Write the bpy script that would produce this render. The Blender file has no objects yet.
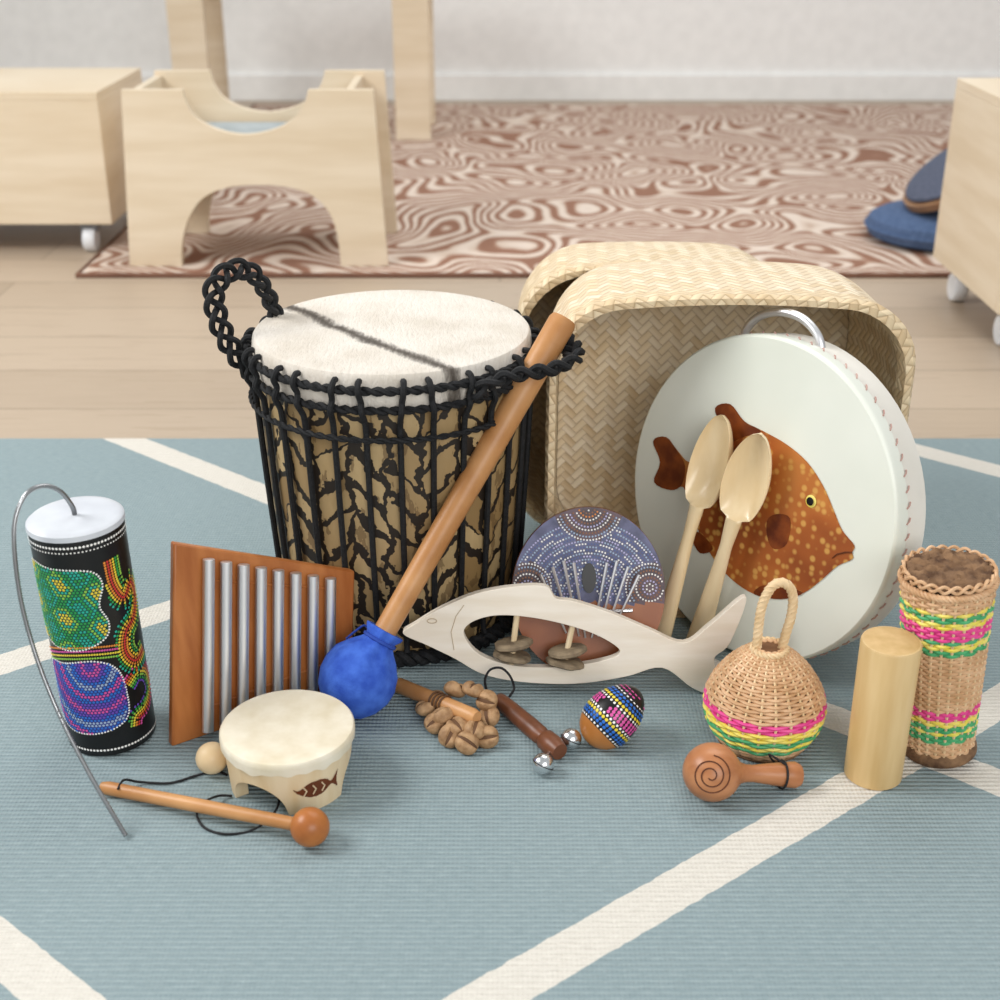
import bpy, bmesh, math, random
from mathutils import Vector, Matrix, Euler, noise
random.seed(7)
PI=math.pi
sc=bpy.context.scene
COL=sc.collection
F=1350.0; H=0.8; PT=math.radians(25); S_=math.sin(PT); C_=math.cos(PT)
O=Vector((0,0,H))
def ray(px,py):
    v=(500-py)/F; return Vector(((px-500)/F, C_+v*S_, -S_+v*C_))
def G(px,py,z=0.0):
    d=ray(px,py); return O+d*((z-H)/d.z)
def AY(px,py,Y):
    d=ray(px,py); return O+d*(Y/d.y)
def PL(px,py,p0,n):
    d=ray(px,py); return O+d*((Vector(p0)-O).dot(n)/d.dot(n))
# ---------------------------------------------------------------- materials
def lin(h):
    h=h.lstrip('#'); r=[]
    for i in (0,2,4):
        c=int(h[i:i+2],16)/255; r.append(c/12.92 if c<=.04045 else ((c+.055)/1.055)**2.4)
    return (r[0],r[1],r[2],1)
class N:
    def __init__(s,name):
        s.m=bpy.data.materials.new(name); s.m.use_nodes=True; s.t=s.m.node_tree
        s.b=s.t.nodes['Principled BSDF']
    def node(s,t,**kw):
        n=s.t.nodes.new(t)
        for k,v in kw.items(): setattr(n,k,v)
        return n
    def put(s,sock,x):
        if isinstance(x,bpy.types.NodeSocket): s.t.links.new(x,sock)
        else: sock.default_value=x
    def mth(s,op,a,b=None,c=None):
        n=s.node('ShaderNodeMath',operation=op)
        for i,x in enumerate((a,b,c)):
            if x is not None: s.put(n.inputs[i],x)
        return n.outputs[0]
    def coord(s,k='Object'):
        return s.node('ShaderNodeTexCoord').outputs[k]
    def sep(s,v):
        n=s.node('ShaderNodeSeparateXYZ'); s.put(n.inputs[0],v); return n.outputs
    def white2(s,a,b):
        cx=s.node('ShaderNodeCombineXYZ'); s.put(cx.inputs[0],a); s.put(cx.inputs[1],b)
        wn=s.node('ShaderNodeTexWhiteNoise'); wn.noise_dimensions='2D'; s.t.links.new(cx.outputs[0],wn.inputs['Vector']); return wn.outputs[0]
    def mapping(s,v,scale=(1,1,1),rot=(0,0,0)):
        n=s.node('ShaderNodeMapping'); s.put(n.inputs['Vector'],v)
        n.inputs['Scale'].default_value=scale; n.inputs['Rotation'].default_value=rot; return n.outputs[0]
    def noise(s,v,scale,detail=3,rough=.5,dist=0):
        n=s.node('ShaderNodeTexNoise'); s.put(n.inputs['Vector'],v); n.inputs['Scale'].default_value=scale
        n.inputs['Detail'].default_value=detail; n.inputs['Roughness'].default_value=rough; n.inputs['Distortion'].default_value=dist
        return n.outputs[0]
    def ramp(s,f,stops,interp='LINEAR'):
        n=s.node('ShaderNodeValToRGB'); s.put(n.inputs[0],f); r=n.color_ramp; r.interpolation=interp
        while len(r.elements)<len(stops): r.elements.new(.5)
        for e,(p,c) in zip(r.elements,stops): e.position=p; e.color=lin(c) if isinstance(c,str) else c
        return n.outputs[0]
    def mix(s,f,a,b,mode='MIX'):
        n=s.node('ShaderNodeMix',data_type='RGBA',blend_type=mode); s.put(n.inputs[0],f)
        s.put(n.inputs[6],lin(a) if isinstance(a,str) else a); s.put(n.inputs[7],lin(b) if isinstance(b,str) else b)
        return n.outputs[2]
    def bump(s,h,strength,dist):
        n=s.node('ShaderNodeBump'); n.inputs['Strength'].default_value=strength; n.inputs['Distance'].default_value=dist
        s.put(n.inputs['Height'],h); s.t.links.new(n.outputs[0],s.b.inputs['Normal'])
    def fin(s,col,rough=.6,metal=0.,spec=.5):
        s.put(s.b.inputs['Base Color'],lin(col) if isinstance(col,str) else col)
        s.put(s.b.inputs['Roughness'],rough); s.b.inputs['Metallic'].default_value=metal
        s.b.inputs['Specular IOR Level'].default_value=spec
        return s.m
def mat(name,c1,c2=None,rough=.6,metal=0.,scale=20.,stretch=(1,1,1),bump=0.,bscale=None,lo=.35,hi=.65,spec=.4,detail=4):
    k=N(name); co=k.coord(); v=k.mapping(co,stretch)
    nz=k.noise(v,scale,detail)
    if c2 is None: c2=c1
    col=k.ramp(nz,[(lo,c1),(hi,c2)])
    if bump:
        b=k.noise(v,bscale or scale*3,3); k.bump(b,bump,.002)
    return k.fin(col,rough,metal,spec)

def m_rug():
    k=N('blue_wool_rug'); co=k.coord(); x,y,z=k.sep(co)
    nz=k.noise(co,60,2)
    wob=k.mth('MULTIPLY',k.mth('SUBTRACT',nz,.5),.006)
    u=k.mth('ADD',k.mth('MULTIPLY_ADD',x,.818,y),wob)
    d1=k.mth('MULTIPLY',k.mth('PINGPONG',k.mth('SUBTRACT',u,1.464),.476),.774)
    w=k.mth('ADD',k.mth('MULTIPLY_ADD',x,-.77,y),wob)
    d2=k.mth('MULTIPLY',k.mth('PINGPONG',k.mth('SUBTRACT',w,.80),.455),.792)
    mk=k.mth('LESS_THAN',k.mth('MINIMUM',d1,d2),.0215)
    rib=k.mth('SINE',k.mth('MULTIPLY',y,2*PI/.0062))
    rib2=k.mth('MULTIPLY_ADD',rib,.5,.5)
    xr=k.mth('MULTIPLY_ADD',k.mth('SINE',k.mth('MULTIPLY',x,2*PI/.004)),.5,.5)
    v=k.mapping(co,(30,170,1)); fib=k.noise(v,3,3)
    big=k.noise(co,3,2)
    base=k.mix(fib,'#74878c','#a3b1b3')
    base=k.mix(k.mth('MULTIPLY',rib2,.4),base,'#677d84')
    base=k.mix(k.mth('MULTIPLY',big,.25),base,'#a5b0b2')
    wh=k.mix(fib,'#c4bfb5','#e2ded5')
    col=k.mix(mk,base,wh)
    h=k.mth('ADD',k.mth('ADD',rib2,k.mth('MULTIPLY',xr,.3)),fib)
    k.bump(h,.6,.0018)
    return k.fin(col,.95,spec=.1)
def m_carpet():
    k=N('brown_swirl_carpet'); co=k.coord(); x,y,z=k.sep(co)
    n1=k.noise(k.mapping(co,(.85,.8,1)),4.6,0,.4,.35)
    f=k.mth('ADD',k.mth('MULTIPLY',y,9.0),k.mth('MULTIPLY',n1,15.0))
    f=k.mth('PINGPONG',f,.5)
    f=k.mth('ADD',k.mth('MULTIPLY',f,2),k.mth('MULTIPLY',k.mth('SUBTRACT',k.noise(co,24,2),.5),.4))
    col=k.ramp(f,[(.28,'#926d5b'),(.42,'#a17d6a'),(.56,'#ccb9a9'),(.9,'#dacbbe')])
    return k.fin(col,.95,spec=.1)
def m_floor():
    k=N('oak_plank_floor'); co=k.coord()
    b=k.node('ShaderNodeTexBrick'); k.put(b.inputs['Vector'],co)
    b.inputs['Scale'].default_value=1; b.inputs['Brick Width'].default_value=2.1; b.inputs['Row Height'].default_value=.19
    b.inputs['Mortar Size'].default_value=.0020; b.inputs['Color1'].default_value=lin('#b3a18d'); b.inputs['Color2'].default_value=lin('#9c8a76')
    b.inputs['Mortar'].default_value=lin('#776654')
    g=k.noise(k.mapping(co,(1.2,18,1)),4,5)
    col=k.mix(k.mth('MULTIPLY',g,.55),b.outputs[0],'#c3b39f')
    col=k.mix(k.mth('MULTIPLY',k.mth('GREATER_THAN',g,.60),.25),col,'#846d57')
    return k.fin(col,.42)
def m_twill(name,ca,cb,cell,dark):
    k=N(name); uv=k.coord('UV'); v=k.mapping(uv,(1/cell,1/cell,1),(0,0,math.radians(45)))
    x,y,z=k.sep(v)
    i=k.mth('FLOOR',x); j=k.mth('FLOOR',y)
    fx=k.mth('SUBTRACT',x,i); fy=k.mth('SUBTRACT',y,j)
    q=k.mth('ADD',i,j)
    t=k.mth('SUBTRACT',q,k.mth('MULTIPLY',k.mth('FLOOR',k.mth('DIVIDE',q,4)),4))
    sel=k.mth('LESS_THAN',t,1.5)
    px=k.mth('SINE',k.mth('MULTIPLY',fx,PI)); py=k.mth('SINE',k.mth('MULTIPLY',fy,PI))
    h=k.mth('ADD',k.mth('MULTIPLY',sel,py),k.mth('MULTIPLY',k.mth('SUBTRACT',1,sel),px))
    wn=k.white2(k.mth('MULTIPLY',i,k.mth('SUBTRACT',1,sel)),k.mth('MULTIPLY',j,sel))
    c=k.mix(wn,ca,cb)
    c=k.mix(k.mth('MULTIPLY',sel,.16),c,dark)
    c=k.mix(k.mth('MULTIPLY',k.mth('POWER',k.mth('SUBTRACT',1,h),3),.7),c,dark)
    k.bump(h,.5,.002)
    return k.fin(c,.5)
def m_carved():
    k=N('carved_drum_shell'); co=k.coord(); x,y,z=k.sep(co)
    th=k.mth('ARCTAN2',y,x)
    nz=k.noise(co,40,3); nn=k.mth('MULTIPLY',k.mth('SUBTRACT',nz,.5),.95)
    u=k.mth('ADD',k.mth('MULTIPLY',th,24/(2*PI)),k.mth('MULTIPLY',k.mth('SUBTRACT',k.noise(co,28,2),.5),.9))
    ci=k.mth('FLOOR',u); fu=k.mth('SUBTRACT',u,ci)
    sg=k.mth('MULTIPLY_ADD',k.mth('GREATER_THAN',k.white2(ci,3.0),.5),2,-1)
    p=k.mth('ADD',k.mth('ADD',k.mth('MULTIPLY',z,25),k.mth('MULTIPLY',k.mth('MULTIPLY',sg,fu),.9)),k.mth('ADD',k.mth('MULTIPLY',ci,.37),nn))
    pi_=k.mth('FLOOR',p); fp=k.mth('SUBTRACT',p,pi_)
    wn=k.white2(pi_,ci)
    edge=k.noise(co,140,3)
    b1=k.mth('LESS_THAN',fp,k.mth('MULTIPLY',edge,k.mth('MULTIPLY_ADD',wn,.7,.15)))
    b2=k.mth('GREATER_THAN',k.mth('ABSOLUTE',k.mth('SUBTRACT',fu,.5)),k.mth('SUBTRACT',.55,k.mth('MULTIPLY',edge,.26)))
    blk=k.mth('MAXIMUM',b1,b2)
    g=k.noise(k.mapping(co,(1,1,.35),(.5,.3,0)),90,4)
    tan=k.mix(wn,'#8c7047','#cbb285')
    tan=k.mix(k.mth('MULTIPLY',g,.75),tan,'#8a6f45')
    tan=k.mix(k.mth('MULTIPLY',k.mth('GREATER_THAN',g,.60),.6),tan,'#5c4528')
    col=k.mix(blk,tan,'#20170e')
    k.bump(k.mth('SUBTRACT',k.mth('MULTIPLY_ADD',g,.5,1),blk),.4,.0015)
    return k.fin(col,.55)
def m_skin():
    k=N('goat_hide'); co=k.coord(); x,y,z=k.sep(co)
    nz=k.noise(co,14,4); fine=k.noise(k.mapping(co,(3.4,.8,1),(0,0,.75)),85,6,.65)
    d=k.mth('ADD',k.mth('MULTIPLY_ADD',x,.737,k.mth('MULTIPLY',y,.675)),.0387)
    d=k.mth('ABSOLUTE',k.mth('ADD',d,k.mth('MULTIPLY',k.mth('SUBTRACT',nz,.5),.026)))
    d=k.mth('ADD',d,k.mth('MULTIPLY',k.mth('SUBTRACT',fine,.5),.018))
    base=k.ramp(nz,[(.25,'#cfc6b9'),(.5,'#e6e0d7'),(.75,'#efebe4')])
    base=k.mix(k.mth('MULTIPLY',fine,.65),base,'#bfb3a2')
    st=k.ramp(d,[(.0,(1,1,1,1)),(.0055,(.85,.85,.85,1)),(.012,(0,0,0,1))])
    col=k.mix(k.mth('MULTIPLY',st,.92),base,'#362c23')
    k.bump(fine,.9,.0025)
    return k.fin(col,.75,spec=.25)
def m_fish():
    k=N('painted_fish'); co=k.coord()
    v=k.node('ShaderNodeTexVoronoi'); k.put(v.inputs['Vector'],co); v.inputs['Scale'].default_value=100
    v.inputs['Randomness'].default_value=.6
    nz=k.noise(co,11,2)
    base=k.ramp(nz,[(.3,'#7c3a16'),(.5,'#a85c27'),(.72,'#c67f3c')])
    sp=k.ramp(v.outputs['Distance'],[(.22,(1,1,1,1)),(.44,(0,0,0,1))])
    return k.fin(k.mix(k.mth('MULTIPLY',sp,.65),base,'#dcae5c'),.4)

WOODP='birch_plywood'
MT={
 'rug':m_rug(),'carpet':m_carpet(),'floor':m_floor(),
 'carpet_edge':mat('carpet_binding','#6a4a3b','#785544',.9),
 'wall':mat('white_wall_paint','#eeeeec','#f4f4f2',.9),
 'ply':mat(WOODP,'#d8c6aa','#e3d4bc',.5,scale=3,stretch=(1,1,9)),
 'plyd':mat('plywood_edge','#b99a70','#d0b48a',.6,scale=6,stretch=(1,1,30)),
 'grey':mat('grey_seat_pad','#9aa3a6','#adb5b7',.8),
 'caster':mat('white_caster_plastic','#d5d8dc','#e3e5e8',.35),
 'casterd':mat('caster_grey','#6b6f75','#7d8187',.4),
 'navy':mat('navy_cushion_fabric','#44597c','#526789',.9,scale=90,bump=.2),
 'slate':mat('slate_cushion_fabric','#4a5163','#595f72',.9,scale=90,bump=.2),
 'brownwood':mat('brown_wood_edge','#8a6546','#9d7755',.5),
 'skin':m_skin(),'carved':m_carved(),
 'rope':mat('black_rope','#0c0d0f','#1c1d20',.75,scale=300,bump=.5,bscale=500),
 'stick':mat('honey_wood','#ae7846','#cb9865',.4,scale=14,stretch=(1,1,1),bump=.08,bscale=120),
 'blue':mat('blue_cotton','#2b52b8','#4470d4',.85,scale=60,bump=.35,bscale=420),
 'bluestr':mat('blue_thread','#24439a','#3357b5',.8),
 'chimewood':mat('orange_brown_wood','#a05c2c','#ba753f',.38,scale=6,stretch=(9,9,1)),
 'alu':mat('brushed_aluminium','#dfe0e2','#ececee',.42,metal=1.,scale=8,stretch=(1,1,.2)),
 'steel':mat('polished_steel','#d3d5d8','#e4e6e8',.2,metal=1.),
 'tine':mat('tine_steel','#e3e4e6','#f0f0f2',.4,metal=1.),
 'spring':mat('spring_steel','#8f9193','#a5a7a9',.3,metal=1.),
 'black':mat('black_paint','#0c0c0d','#161617',.35),
 'membrane':mat('white_membrane','#bfc3ca','#cdd1d7',.45),
 'cream':mat('cream_rawhide','#d9cdb2','#ebe3d0',.35,scale=38,lo=.3,hi=.7,bump=.12),
 'pine':mat('pale_pine','#d9bf94','#e5d2b0',.5,scale=9,stretch=(6,6,1)),
 'burn':mat('burnt_mark','#4a2410','#6a3415',.6),
 'ballpale':mat('pale_bead_wood','#dcbf93','#e8d0a9',.4),
 'ballbrown':mat('varnished_bead_wood','#9a5a2b','#b87339',.35,scale=30),
 'cord':mat('black_cord','#101012','#1c1c1f',.7),
 'pod':mat('seed_pod_shell','#8f6c49','#bb966e',.6,scale=110,bump=.5),
 'podd':mat('seed_pod_binding','#4f3520','#66472e',.7),
 'darkwood':mat('dark_rosewood','#57321f','#74452b',.38,scale=25,stretch=(1,1,1)),
 'whitewood':mat('bleached_cream_wood','#e8dcc9','#f4ebdd',.55,scale=10,stretch=(1,6,6),bump=.1),
 'carve':mat('faint_carved_line','#b8a68c','#c4b298',.7),
 'greywood':mat('weathered_disc_wood','#6f604d','#9a886e',.8,scale=70,bump=.6),
 'kalbrown':mat('brown_gourd_lacquer','#8d4d26','#a86638',.35,scale=10),
 'kalpaint':mat('slate_violet_paint','#4d4f6c','#66698a',.45,scale=60,lo=.4,hi=.6),
 'kalpaint2':mat('dusky_plum_paint','#4c3f45','#655059',.45,scale=60,lo=.4,hi=.6),
 'drumskin':mat('pale_drum_skin','#d9ddd1','#e6e9df',.35,scale=4),
 'drumrim':mat('white_drum_frame','#d6d2c8','#e3dfd6',.5,scale=10),
 'fish':m_fish(),'fishdark':mat('dark_fish_fin','#5f270d','#8a4519',.4,scale=50),
 'thread':mat('red_stitch_thread','#b08a80','#c7a79c',.8),
 'spoon':mat('beech_spoon_wood','#e3ca9e','#efdbb5',.24,scale=8,stretch=(4,4,1),spec=.6),
 'tw1':m_twill('woven_bamboo','#dfc7a0','#f2e3c8',.0092,'#a08260'),
 'tw2':m_twill('woven_bamboo_fine','#dac39c','#eeddc0',.0092,'#9c7f58'),
 'tw3':m_twill('woven_bamboo_rim','#dcc29a','#ecd9b6',.008,'#a18259'),
 'cane':mat('natural_cane','#c2976d','#dbb48d',.5,scale=60),
 'canel':mat('light_cane','#d8b98c','#e6cba3',.5,scale=60),
 'caned':mat('dark_cane_backing','#6d4a30','#7f5a3c',.8),
 'cpink':mat('pink_cane','#d83a86','#e8559a',.5,scale=60),
 'cyel':mat('yellow_cane','#e2cf4a','#efe07a',.5,scale=60),
 'cgrn':mat('green_cane','#3f9a63','#56b077',.5,scale=60),
 'bark':mat('rough_brown_bark','#543a27','#8a6a4c',.85,scale=70,bump=1.0,bscale=160),
 'bamboo':mat('pale_bamboo','#c9a770','#d8bb89',.38,scale=6,stretch=(8,8,1)),
 'bambootop':mat('bamboo_end_grain','#c2a069','#d2b27f',.6,scale=60),
 'maraca':mat('turned_cedar_wood','#a66a42','#bd8258',.35,scale=12,stretch=(1,5,5)),
 'egg':mat('varnished_egg_wood','#a5682f','#bb7c40',.35),
}
PAL=[('white','#f4f2ee'),('yellow','#e8cf3f'),('lime','#8fc44a'),('teal','#2bb09a'),('blue','#2f6fc9'),('purple','#6a4bb5'),('pink','#d6559f'),('red','#c93a35'),('orange','#e08a35'),('lilac','#b9b4dc'),('sky','#9db2cd'),('green','#2c9a4e'),('brown','#8a5a3c'),('slate','#4f5f93')]
PM=[mat('dot_paint_'+n,c,c,.4) for n,c in PAL]
PI_={n:i for i,(n,c) in enumerate(PAL)}
# ---------------------------------------------------------------- geometry
def catmull(P,k=6,closed=False):
    P=[Vector(p) for p in P]; n=len(P); out=[]
    for i in range(n if closed else n-1):
        if closed: a,b,c,d=P[i-1],P[i],P[(i+1)%n],P[(i+2)%n]
        else: a,b,c,d=P[max(i-1,0)],P[i],P[i+1],P[min(i+2,n-1)]
        for j in range(k):
            t=j/k
            out.append(.5*((2*b)+(c-a)*t+(2*a-5*b+4*c-d)*t*t+(3*b-a-3*c+d)*t**3))
    if not closed: out.append(P[-1])
    return out
def resample(P,step):
    L=[0]
    for a,b in zip(P,P[1:]): L.append(L[-1]+(b-a).length)
    n=max(2,int(L[-1]/step)); out=[]; j=0
    for i in range(n+1):
        d=L[-1]*i/n
        while j<len(P)-2 and L[j+1]<d: j+=1
        s=(d-L[j])/max(1e-9,L[j+1]-L[j]); out.append(P[j].lerp(P[j+1],min(1,s)))
    return out
def inside(x,y,poly):
    r=False; n=len(poly)
    for i in range(n):
        x1,y1=poly[i][0],poly[i][1]; x2,y2=poly[i-1][0],poly[i-1][1]
        if (y1>y)!=(y2>y) and x<(x2-x1)*(y-y1)/(y2-y1)+x1: r=not r
    return r
def frames(P,closed=False):
    n=len(P); T=[]
    for i in range(n):
        a=P[i-1] if (i>0 or closed) else P[i]; b=P[(i+1)%n] if (i<n-1 or closed) else P[i]
        t=(b-a); T.append(t.normalized() if t.length>1e-12 else Vector((0,0,1)))
    u=T[0].orthogonal().normalized(); R=[]
    for t in T:
        u=(u-t*u.dot(t))
        u=u.normalized() if u.length>1e-9 else t.orthogonal().normalized()
        R.append((u.copy(),t.cross(u)))
    return T,R
def axisM(p,d):
    d=Vector(d).normalized()
    return Matrix.Translation(Vector(p))@d.to_track_quat('Z','Y').to_matrix().to_4x4()
class MB:
    def __init__(s): s.v=[];s.f=[];s.m=[];s.uv=[];s.mi=0;s.hasuv=False
    def add(s,vs,fs,uvs=None):
        b=len(s.v); s.v+=[Vector(p) for p in vs]
        s.uv+= (uvs if uvs else [(0,0)]*len(vs)); s.hasuv|=bool(uvs)
        for f in fs: s.f.append([b+i for i in f]); s.m.append(s.mi)
        return s
    def grid(s,rows,cu=False,cv=False,uvs=None):
        R=len(rows);n=len(rows[0]);vs=[p for r in rows for p in r];fs=[]
        for i in range(R if cv else R-1):
            for j in range(n if cu else n-1):
                a=i*n+j;b=i*n+(j+1)%n;c=((i+1)%R)*n+(j+1)%n;d=((i+1)%R)*n+j; fs.append((a,b,c,d))
        return s.add(vs,fs,[q for r in uvs for q in r] if uvs else None)
    def lathe(s,prof,M=Matrix(),n=32,cap0=True,cap1=True,fn=None):
        rows=[]
        for r,z in prof:
            row=[]
            for j in range(n):
                a=2*PI*j/n; rr=r*(fn(a,z) if fn else 1); row.append(M@Vector((rr*math.cos(a),rr*math.sin(a),z)))
            rows.append(row)
        s.grid(rows,cu=True)
        if cap0 and prof[0][0]>1e-4: s.add(rows[0],[tuple(range(n))[::-1]])
        if cap1 and prof[-1][0]>1e-4: s.add(rows[-1],[tuple(range(n))])
        return s
    def tube(s,P,r,n=8,closed=False,flat=1.0):
        P=[Vector(p) for p in P]; T,R=frames(P,closed); m=len(P); rows=[]
        for i,p in enumerate(P):
            ri=r[i] if isinstance(r,(list,tuple)) else r
            rows.append([p+R[i][0]*(ri*math.cos(2*PI*j/n))+R[i][1]*(ri*flat*math.sin(2*PI*j/n)) for j in range(n)])
        s.grid(rows,cu=True,cv=closed)
        if not closed: s.add(rows[0],[tuple(range(n))[::-1]]); s.add(rows[-1],[tuple(range(n))])
        return s
    def twist(s,P,hr,sr,pitch,k=2,n=6,closed=False):
        P=resample(P,pitch/8); T,R=frames(P)
        d=0
        Q=[[] for _ in range(k)]
        for i,p in enumerate(P):
            if i: d+=(p-P[i-1]).length
            for q in range(k):
                a=2*PI*(d/pitch+q/k); Q[q].append(p+R[i][0]*hr*math.cos(a)+R[i][1]*hr*math.sin(a))
        for q in Q: s.tube(q,sr,n)
        return s
    def box(s,x0,x1,y0,y1,z0,z1,M=Matrix()):
        vs=[M@Vector((x,y,z)) for z in (z0,z1) for y in (y0,y1) for x in (x0,x1)]
        return s.add(vs,[(0,2,3,1),(4,5,7,6),(0,1,5,4),(2,6,7,3),(0,4,6,2),(1,3,7,5)])
    def ell(s,c,rx,ry=None,rz=None,M=Matrix(),n=20,k=12):
        ry=ry or rx; rz=rz or rx; rows=[]
        for i in range(k+1):
            a=PI*i/k; rr=max(1e-5,math.sin(a))
            rows.append([M@Vector((c[0]+rx*rr*math.cos(2*PI*j/n),c[1]+ry*rr*math.sin(2*PI*j/n),c[2]-rz*math.cos(a))) for j in range(n)])
        return s.grid(rows,cu=True)
    def fill(s,poly,step,fn):
        xs=[p[0] for p in poly]; ys=[p[1] for p in poly]
        sx,sy=step if isinstance(step,tuple) else (step,step)
        y=min(ys)
        while y<max(ys):
            x=min(xs)
            while x<max(xs):
                if inside(x+sx/2,y+sy/2,poly): s.add([fn(x,y),fn(x+sx,y),fn(x+sx,y+sy),fn(x,y+sy)],[(0,1,2,3)])
                x+=sx
            y+=sy
        return s
    def prism(s,out,holes,fr,th):
        bm=bmesh.new(); loops=[]
        for lp in [out]+list(holes):
            V=[bm.verts.new((p[0],p[1],0)) for p in lp]; loops.append(V)
            for i in range(len(V)): bm.edges.new((V[i],V[(i+1)%len(V)]))
        bm.verts.index_update()
        bmesh.ops.triangle_fill(bm,use_beauty=True,use_dissolve=False,edges=bm.edges[:])
        bm.verts.index_update()
        co=[(v.co.x,v.co.y) for v in bm.verts]; F_=[tuple(v.index for v in f.verts) for f in bm.faces]
        L=[[v.index for v in lp] for lp in loops]; n=len(co)
        vs=[fr(a,b,0) for a,b in co]+[fr(a,b,th) for a,b in co]
        fs=list(F_)
        if th>0:
            fs+=[tuple(i+n for i in f)[::-1] for f in F_]
            for lp in L:
                for i in range(len(lp)):
                    a,b=lp[i],lp[(i+1)%len(lp)]; fs.append((a,b,b+n,a+n))
        bm.free()
        return s.add(vs,fs)
    def dot(s,p,nrm,r,mi,n=7):
        nrm=Vector(nrm).normalized(); u=nrm.orthogonal().normalized(); w=nrm.cross(u); s.mi=mi
        p=Vector(p)
        vs=[p+nrm*r*.25]+[p+u*r*math.cos(2*PI*j/n)+w*r*math.sin(2*PI*j/n) for j in range(n)]
        return s.add(vs,[(0,1+j,1+(j+1)%n) for j in range(n)])
    def build(s,name,mats,parent=None,bevel=0,angle=40,loc=None,label=None):
        if not isinstance(mats,(list,tuple)): mats=[mats]
        mats=[MT[m] if isinstance(m,str) else m for m in mats]
        W=WM[parent] if parent else Matrix.Translation(Vector(loc or (0,0,0)))
        I=W.inverted()
        me=bpy.data.meshes.new(name); me.from_pydata([I@v for v in s.v],[],s.f)
        for m in mats: me.materials.append(m)
        me.polygons.foreach_set('material_index',s.m)
        if s.hasuv:
            uvl=me.uv_layers.new(name='UVMap')
            for l in me.loops: uvl.data[l.index].uv=s.uv[l.vertex_index]
        bm=bmesh.new(); bm.from_mesh(me); bmesh.ops.recalc_face_normals(bm,faces=bm.faces[:]); bm.to_mesh(me); bm.free()
        me.polygons.foreach_set('use_smooth',[True]*len(me.polygons))
        me.set_sharp_from_angle(angle=math.radians(angle)); me.update()
        o=bpy.data.objects.new(name,me); COL.objects.link(o)
        if parent: o.parent=parent; WM[o]=W
        else: o.location=loc or (0,0,0); WM[o]=W
        if bevel:
            b=o.modifiers.new('bevel','BEVEL'); b.width=bevel; b.segments=2; b.limit_method='ANGLE'
        if label: o['label']=label
        return o
WM={}
def tag(o,label,cat,group=None,kind=None):
    if label: o['label']=label
    if cat: o['category']=cat
    if group: o['group']=group
    if kind: o['kind']=kind
    return o
def thing(name,label,cat,loc=(0,0,0),rot=(0,0,0),group=None):
    o=bpy.data.objects.new(name,None); COL.objects.link(o); o.location=loc; o.rotation_euler=rot; o.empty_display_size=.02
    WM[o]=Matrix.LocRotScale(Vector(loc),Euler(rot),None)
    return tag(o,label,cat,group)
class Plane:
    def __init__(s,p0,e,tilt):           # e: horizontal unit vector pointing image-right; tilt back in degrees
        s.p0=Vector(p0); s.e=Vector(e).normalized(); nh=s.e.cross(Vector((0,0,1))).normalized()
        t=math.radians(tilt); s.n=nh*math.cos(t)+Vector((0,0,math.sin(t))); s.u=Vector((0,0,math.cos(t)))-nh*math.sin(t)
    def at(s,px,py,d=0):
        q=PL(px,py,s.p0-s.n*d,s.n)-s.p0; return (q.dot(s.e),q.dot(s.u))
    def w(s,a,b,d=0): return s.p0+s.e*a+s.u*b-s.n*d
# ================================================================ SETTING
FZ=-.008
MB().box(-4,4,-.6,5.4,FZ-.05,FZ).build('floor','floor')['kind']='structure'
MB().box(-4,4,5.4,5.5,FZ,2.6).build('wall_back','wall')['kind']='structure'
MB().box(-4,4,5.38,5.4,FZ,.09).build('baseboard_back','wall',bevel=.004)['kind']='structure'
o=MB().box(-1.7,1.7,.45,1.945,FZ,0).build('floor_rug','rug',bevel=.003)
tag(o,'blue grey woven rug with cream diamond lines under the instruments','rug')
cr=thing('patterned_carpet','brown and cream carpet with swirling wave pattern behind the stool','carpet',(0,4,FZ))
MB().box(-.92,2.6,2.89,5.25,FZ,-.0005).build('carpet_pile','carpet',cr)
mb=MB(); mb.tube([Vector((-.925,5.25,FZ+.005)),Vector((-.925,2.885,FZ+.005)),Vector((2.6,2.885,FZ+.005))],.006,8)
mb.build('binding','carpet_edge',cr)
# ---- cabinets
def cabinet(label,x0,x1,y0,y1,z0,z1,cast):
    t=thing('rolling_cabinet',label,'cabinet',((x0+x1)/2,(y0+y1)/2,FZ))
    w=.018
    for a in (x0,x1-w): MB().box(a,a+w,y0+w,y1-w,z0,z1-w).build('side_panel','ply',t,bevel=.0015)
    MB().box(x0,x1,y0,y0+w,z0,z1-w).build('front_panel','ply',t,bevel=.0015)
    MB().box(x0,x1,y1-w,y1,z0,z1-w).build('back_panel','ply',t,bevel=.0015)
    MB().box(x0,x1,y0,y1,z1-w,z1).build('top_panel','ply',t,bevel=.0015)
    MB().box(x0+w,x1-w,y0+w,y1-w,z0,z0+w).build('bottom_panel','plyd',t)
    for (cx,cy,fz,r) in cast:
        c=MB().box(cx-.02,cx+.02,cy-.01,cy+.03,z0-.022,z0).build('caster','casterd',t,bevel=.004)
        m=MB()
        m.lathe([(r*.3,-.002),(r*.9,-.002),(r,.002),(r,.022),(r*.9,.026),(r*.3,.026)],Matrix.Translation((cx-.012,cy,fz+r))@Matrix.Rotation(PI/2,4,'Y'),28)
        m.build('wheel','caster',c)
cabinet('pale plywood cabinet on white casters at the left, beside the arched stool',-1.56,-.894,3.09,3.5,.06,.355,[(-.955,3.115,FZ,.028),(-1.5,3.115,FZ,.026),(-.955,3.46,0,.024),(-1.5,3.46,0,.024)])
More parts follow.
